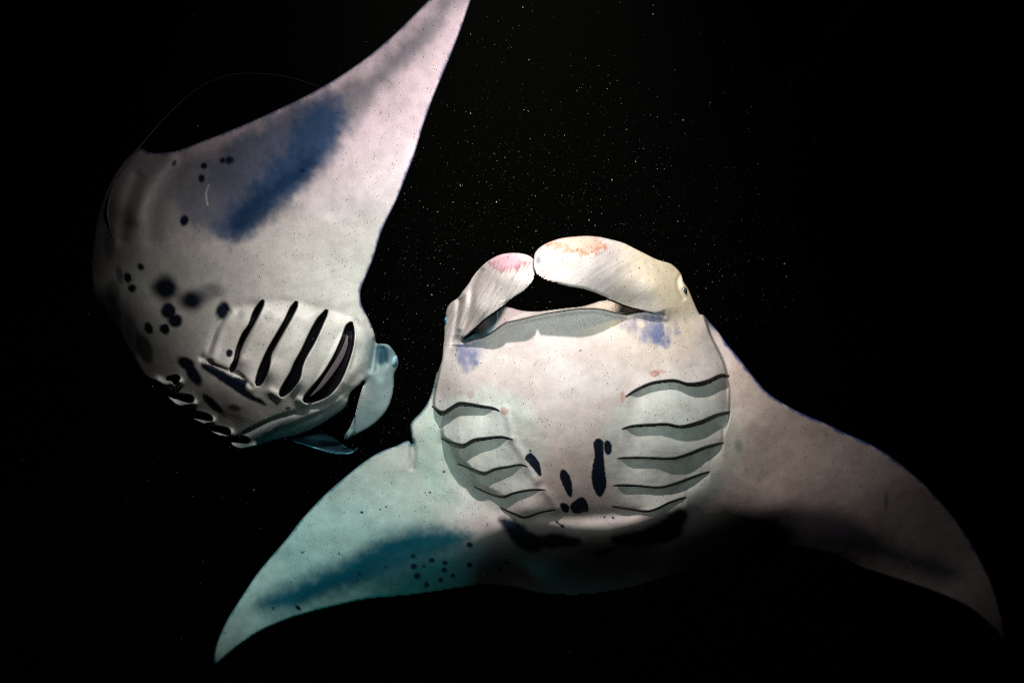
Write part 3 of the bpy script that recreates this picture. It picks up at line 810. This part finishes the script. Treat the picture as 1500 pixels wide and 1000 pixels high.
    s = r1_open(X, Y)
    w = sm((s + 2.7) / 1.6)[..., None]
    C = C * (1 - w) + np.array([0.006, 0.006, 0.009]) * w
    g = np.full(X.shape, -20.)
    for Pg in GAPS: g = np.maximum(g, sdf(Pg, X, Y, pad=20))
    for p in ([(231, 557), (245, 563), (262, 559)], [(245, 583), (262, 593), (283, 591)], [(275, 612), (293, 621), (310, 617)], [(309, 632), (322, 639), (337, 635)], [(338, 652), (353, 658), (372, 654)]):
        k = crease(X, Y, p, 1, 5)[..., None] * .8
        C = C * (1 - k) + np.array([.50, .62, .62]) * k  # teal-white light on the far flap tips, put into the pigment
    w = sm((g + 2.2) / 1.8)[..., None]
    C = C * (1 - w) + np.array([0.004, 0.005, 0.006]) * w
    C = blot(C, X, Y, [(551, 505), (566, 507), (572, 518), (566, 532), (555, 534), (550, 520)], (0.012, 0.07, 0.11), 5, 1, 5, .92)
    return np.clip(C, .003, .9)


root1 = empty("manta_ray", (-1.0, 2.8, 0.1),
              "manta ray turned sideways with gaping gill slits and one long wing raised straight up",
              "manta ray", "manta rays feeding at night")
xs = axis(126, 712, [(220, 585)], 1.35, 2.6)
ys = axis(-90, 668, [(430, 660)], 1.35, 2.6)


def open_reg(P, m=0.0):
    return lambda X, Y: sdf(P, X, Y, pad=4) > -2.1


regs = [("gill_slit", open_reg(P), SKIN, False) for P in OPENS + GAPS]
regs += [("cephalic_fin", in_poly([(534, 556), (548, 548), (584, 546), (600, 560), (560, 680), (480, 680), (506, 640), (512, 627), (520, 607), (525, 587), (531, 567)]), SKIN, True)]
parts1 = build_sheet(root1, xs, ys, spline(R1_OUT, True, 3), None, r1_depth, r1_thick, r1_paint, regs)

# the second feeding fin, curling away under the jaw
FIN1B = [(428, 644), (440, 640), (455, 637), (472, 634), (490, 640), (505, 652), (516, 657), (526, 654), (519, 661), (510, 665), (494, 665), (478, 662), (460, 656), (442, 650)]


def d1b(X, Y, sd):
    t = sm((Y - 636 - .16 * (X - 430)) / 16)
    return 3.02 - 0.10 * t + 0.0006 * (X - 470) + 0.006 * (1 - np.clip(sd / 3, 0, 1))


def p1b(X, Y, sd):
    C = np.zeros(X.shape + (3,)) + np.array([.008, .03, .045])
    w = sm((2.4 - sd) / 1.6) * sm((Y - 638 - .16 * (X - 428)) / 6)
    w = np.maximum(w, .4 * np.exp(-(((X - 455) / 16) ** 2 + ((Y - 645) / 6) ** 2)))[..., None]
    return C * (1 - w) + np.array([.14, .48, .60]) * w


o = build_sheet(root1, axis(424, 530, [(424, 530)], 1.3, 2), axis(630, 668, [(630, 668)], 1.3, 2), spline(FIN1B, True, 3), None, d1b,
                lambda X, Y, sd: .004 + .02 * np.clip(sd / 8, 0, 1), p1b)[0]
o.name = "cephalic_fin"
o.data.name = "cephalic_fin"


# ------------------------------------------------------------------ tubes, eyes
def tube(name, pts, rads, mat, parent, seg=10, col=None, flat=1.0):
    base = np.array(parent.location)
    P = np.array(pts, float)
    t = np.gradient(P, axis=0); t /= np.linalg.norm(t, axis=1, keepdims=True)
    V = []; up = np.array([0, 1.0, 0])
    for p, d, r in zip(P, t, rads):
        a = np.cross(d, up); a /= np.linalg.norm(a) + 1e-9
        b = np.cross(a, d)
        for k in range(seg):
            th = 2 * math.pi * k / seg
            V.append(p + r * (math.cos(th) * a + flat * math.sin(th) * b) - base)
    F = []
    for i in range(len(P) - 1):
        for k in range(seg):
            F.append((i * seg + k, i * seg + (k + 1) % seg, (i + 1) * seg + (k + 1) % seg, (i + 1) * seg + k))
    V = np.array(V)
    c = np.broadcast_to(np.array(col), V.shape) if col is not None else None
    return mesh_object(name, V, F, mat, parent, c)


def px(a, b, D): return world(np.array(float(a)), np.array(float(b)), D)


tp = spline([(166, 352), (158, 310), (168, 268), (186, 240), (212, 206), (262, 152), (296, 126), (336, 110), (386, 108), (434, 116), (480, 132)], False, 6)
n = len(tp)
tail = tube("tail", [px(a, b, (float(f_r1(np.array([a]), np.array([b]))[0]) - .002 if i < 15 else 3.3)) for i, (a, b) in enumerate(tp)], [0.0065 * min(1, i / 7) * (1 - i / n) ** 2 + .0007 for i in range(n)], SKIN, root1, 8, (.12, .118, .11))


def ball(name, c, r, sc, mat, parent, nu=20, nv=14, rot=0, pupil=None):
    base = np.array(parent.location); V = []; F = []
    for j in range(nv + 1):
        ph = math.pi * j / nv
        for i in range(nu):
            th = 2 * math.pi * i / nu
            V.append([math.sin(ph) * math.cos(th), math.sin(ph) * math.sin(th), math.cos(ph)])
    V = np.array(V)
    for j in range(nv):
        for i in range(nu):
            F.append((j * nu + i, (j + 1) * nu + i, (j + 1) * nu + (i + 1) % nu, j * nu + (i + 1) % nu))
    V = V * np.array(sc) * r
    ca, sa = math.cos(rot), math.sin(rot)
    V = np.c_[V[:, 0] * ca - V[:, 2] * sa, V[:, 1], V[:, 0] * sa + V[:, 2] * ca]
    return mesh_object(name, V + np.asarray(c) - base, F, mat, parent)


EYE_W = plain("eye_ring", (0.52, 0.62, 0.66), 0.25, 0.5, .15, 60)
EYE_T = plain("eye_ring_teal", (0.26, 0.50, 0.58), 0.25, 0.5, .2, 60)
EYE_D = plain("pupil", (0.006, 0.009, 0.014), 0.12, 0.6, .2, 60)
e = ball("eye", px(999.0, 420, 2.545), .016, (.55, .8, 1.25), EYE_W, root2, rot=.15)
p = ball("pupil", px(1003.5, 425, 2.548), .012, (.55, .9, 1.3), EYE_D, root2, rot=.25); p.parent = e
EYE_B = plain("eye_ring_blue", (0.08, 0.18, 0.24), 0.35, 0.3, .2, 60)
e = ball("eye", px(654.5, 469, 2.62), .013, (.6, .9, 1.4), EYE_B, root2)
p = ball("pupil", px(651.8, 469, 2.622), .009, (.6, .9, 1.3), EYE_D, root2); p.parent = e
e = ball("eye", px(577.5, 528, 2.80), .020, (.6, .8, 1.15), EYE_T, root1, rot=-.35)
p = ball("pupil", px(572, 523, 2.792), .012, (.55, .8, 1.5), EYE_D, root1, rot=-.3); p.parent = e

# gill filaments showing inside the widest slit
RAKE = plain("gill_filament", (0.10, 0.085, 0.095), .4, .35, .3, 200)
rk = spline([(1195, 330), (1190, 370), (1165, 430), (1120, 500), (1075, 560), (1030, 605)], False, 5) / 3 + np.array([110, 380])
Vs = []; Fs = []
base1 = np.array(root1.location)
for i, (a, b) in enumerate(rk):
    t = i / (len(rk) - 1)
    wdt = 5.5 * math.sin(math.pi * min(1, t * .92 + .06)) + .6
    for k in range(9):
        u = k / 8 - .5
        Vs.append(px(a + u * wdt * 1.3, b + u * wdt * .9, 2.665 + .014 * math.cos(k * math.pi) * .35 - .012 * math.cos(u * math.pi)) - base1)
for i in range(len(rk) - 1):
    for k in range(8):
        q = i * 9 + k; Fs.append((q, q + 9, q + 10, q + 1))
g = mesh_object("gill_filaments", Vs, Fs, RAKE, root1)
so = g.modifiers.new("thickness", 'SOLIDIFY'); so.thickness = .002

# ------------------------------------------------------------------ the water: a dark dome all round, drifting plankton
WATER = plain("night_water", (0.004, 0.006, 0.009), 1.0, 0.0, .2, .2)
V = []; F = []
nu, nv, R = 48, 24, 60.0
for j in range(nv + 1):
    for i in range(nu):
        ph = math.pi * j / nv; th = 2 * math.pi * i / nu
        V.append((R * math.sin(ph) * math.cos(th), R * math.sin(ph) * math.sin(th), R * math.cos(ph)))
for j in range(nv):
    for i in range(nu):
        F.append((j * nu + i, j * nu + (i + 1) % nu, (j + 1) * nu + (i + 1) % nu, (j + 1) * nu + i))
o = mesh_object("water", V, F, WATER)
o['kind'] = 'structure'

PLK = plain("plankton", (0.13, 0.125, 0.11), .6, .4, .2, 3)
OCT = np.array([(1, 0, 0), (-1, 0, 0), (0, 1, 0), (0, -1, 0), (0, 0, 1), (0, 0, -1)], float)
OF = np.array([(0, 2, 4), (2, 1, 4), (1, 3, 4), (3, 0, 4), (2, 0, 5), (1, 2, 5), (3, 1, 5), (0, 3, 5)])
cen = []
for cx, cy, sx, sy, n in [(880, 300, 160, 130, 2600), (620, 420, 60, 120, 900), (720, 250, 90, 120, 600), (560, 600, 60, 60, 350), (1080, 420, 70, 70, 300), (750, 500, 420, 300, 1100), (450, 620, 120, 120, 250)]:
    a = rng.normal(cx, sx, n); b = rng.normal(cy, sy, n); D = rng.uniform(1.9, 3.6, n)
    cen.append(np.c_[(a - 750) / 1000 * D, D, (500 - b) / 1000 * D])
cen = np.concatenate(cen)
n = len(cen)
rad = np.clip(rng.lognormal(math.log(.00055), .65, n), .0003, .0036)
ax = rng.uniform(.5, 1.6, (n, 1, 3))
V = cen[:, None, :] + OCT[None] * rad[:, None, None] * ax
F = (OF[None] + (np.arange(n) * 6)[:, None, None]).reshape(-1, 3)
o = mesh_object("plankton", V.reshape(-1, 3), F, PLK)
o['kind'] = 'stuff'
o['label'] = "fine pale plankton drifting in the dark water around the rays"
o['category'] = "plankton"

# ------------------------------------------------------------------ the lit water itself
hm = bpy.data.materials.new("haze"); hm.use_nodes = True
nt = hm.node_tree
nt.nodes.remove(nt.nodes["Principled BSDF"])
pv = nt.nodes.new("ShaderNodeVolumePrincipled")
pv.inputs['Color'].default_value = (0.62, 0.60, 0.52, 1)
pv.inputs['Density'].default_value = 0.0011
pv.inputs['Anisotropy'].default_value = 0.0
nt.links.new(pv.outputs[0], nt.nodes["Material Output"].inputs['Volume'])
V = [(x, y, z) for x in (-6, 6) for y in (-3, 8) for z in (-5, 5)]
F = [(0, 1, 3, 2), (4, 6, 7, 5), (0, 4, 5, 1), (2, 3, 7, 6), (0, 2, 6, 4), (1, 5, 7, 3)]
o = mesh_object("haze", V, F, hm)
o['kind'] = 'stuff'
o['label'] = "faint glow of the lamps in the dark water"
o['category'] = "haze"
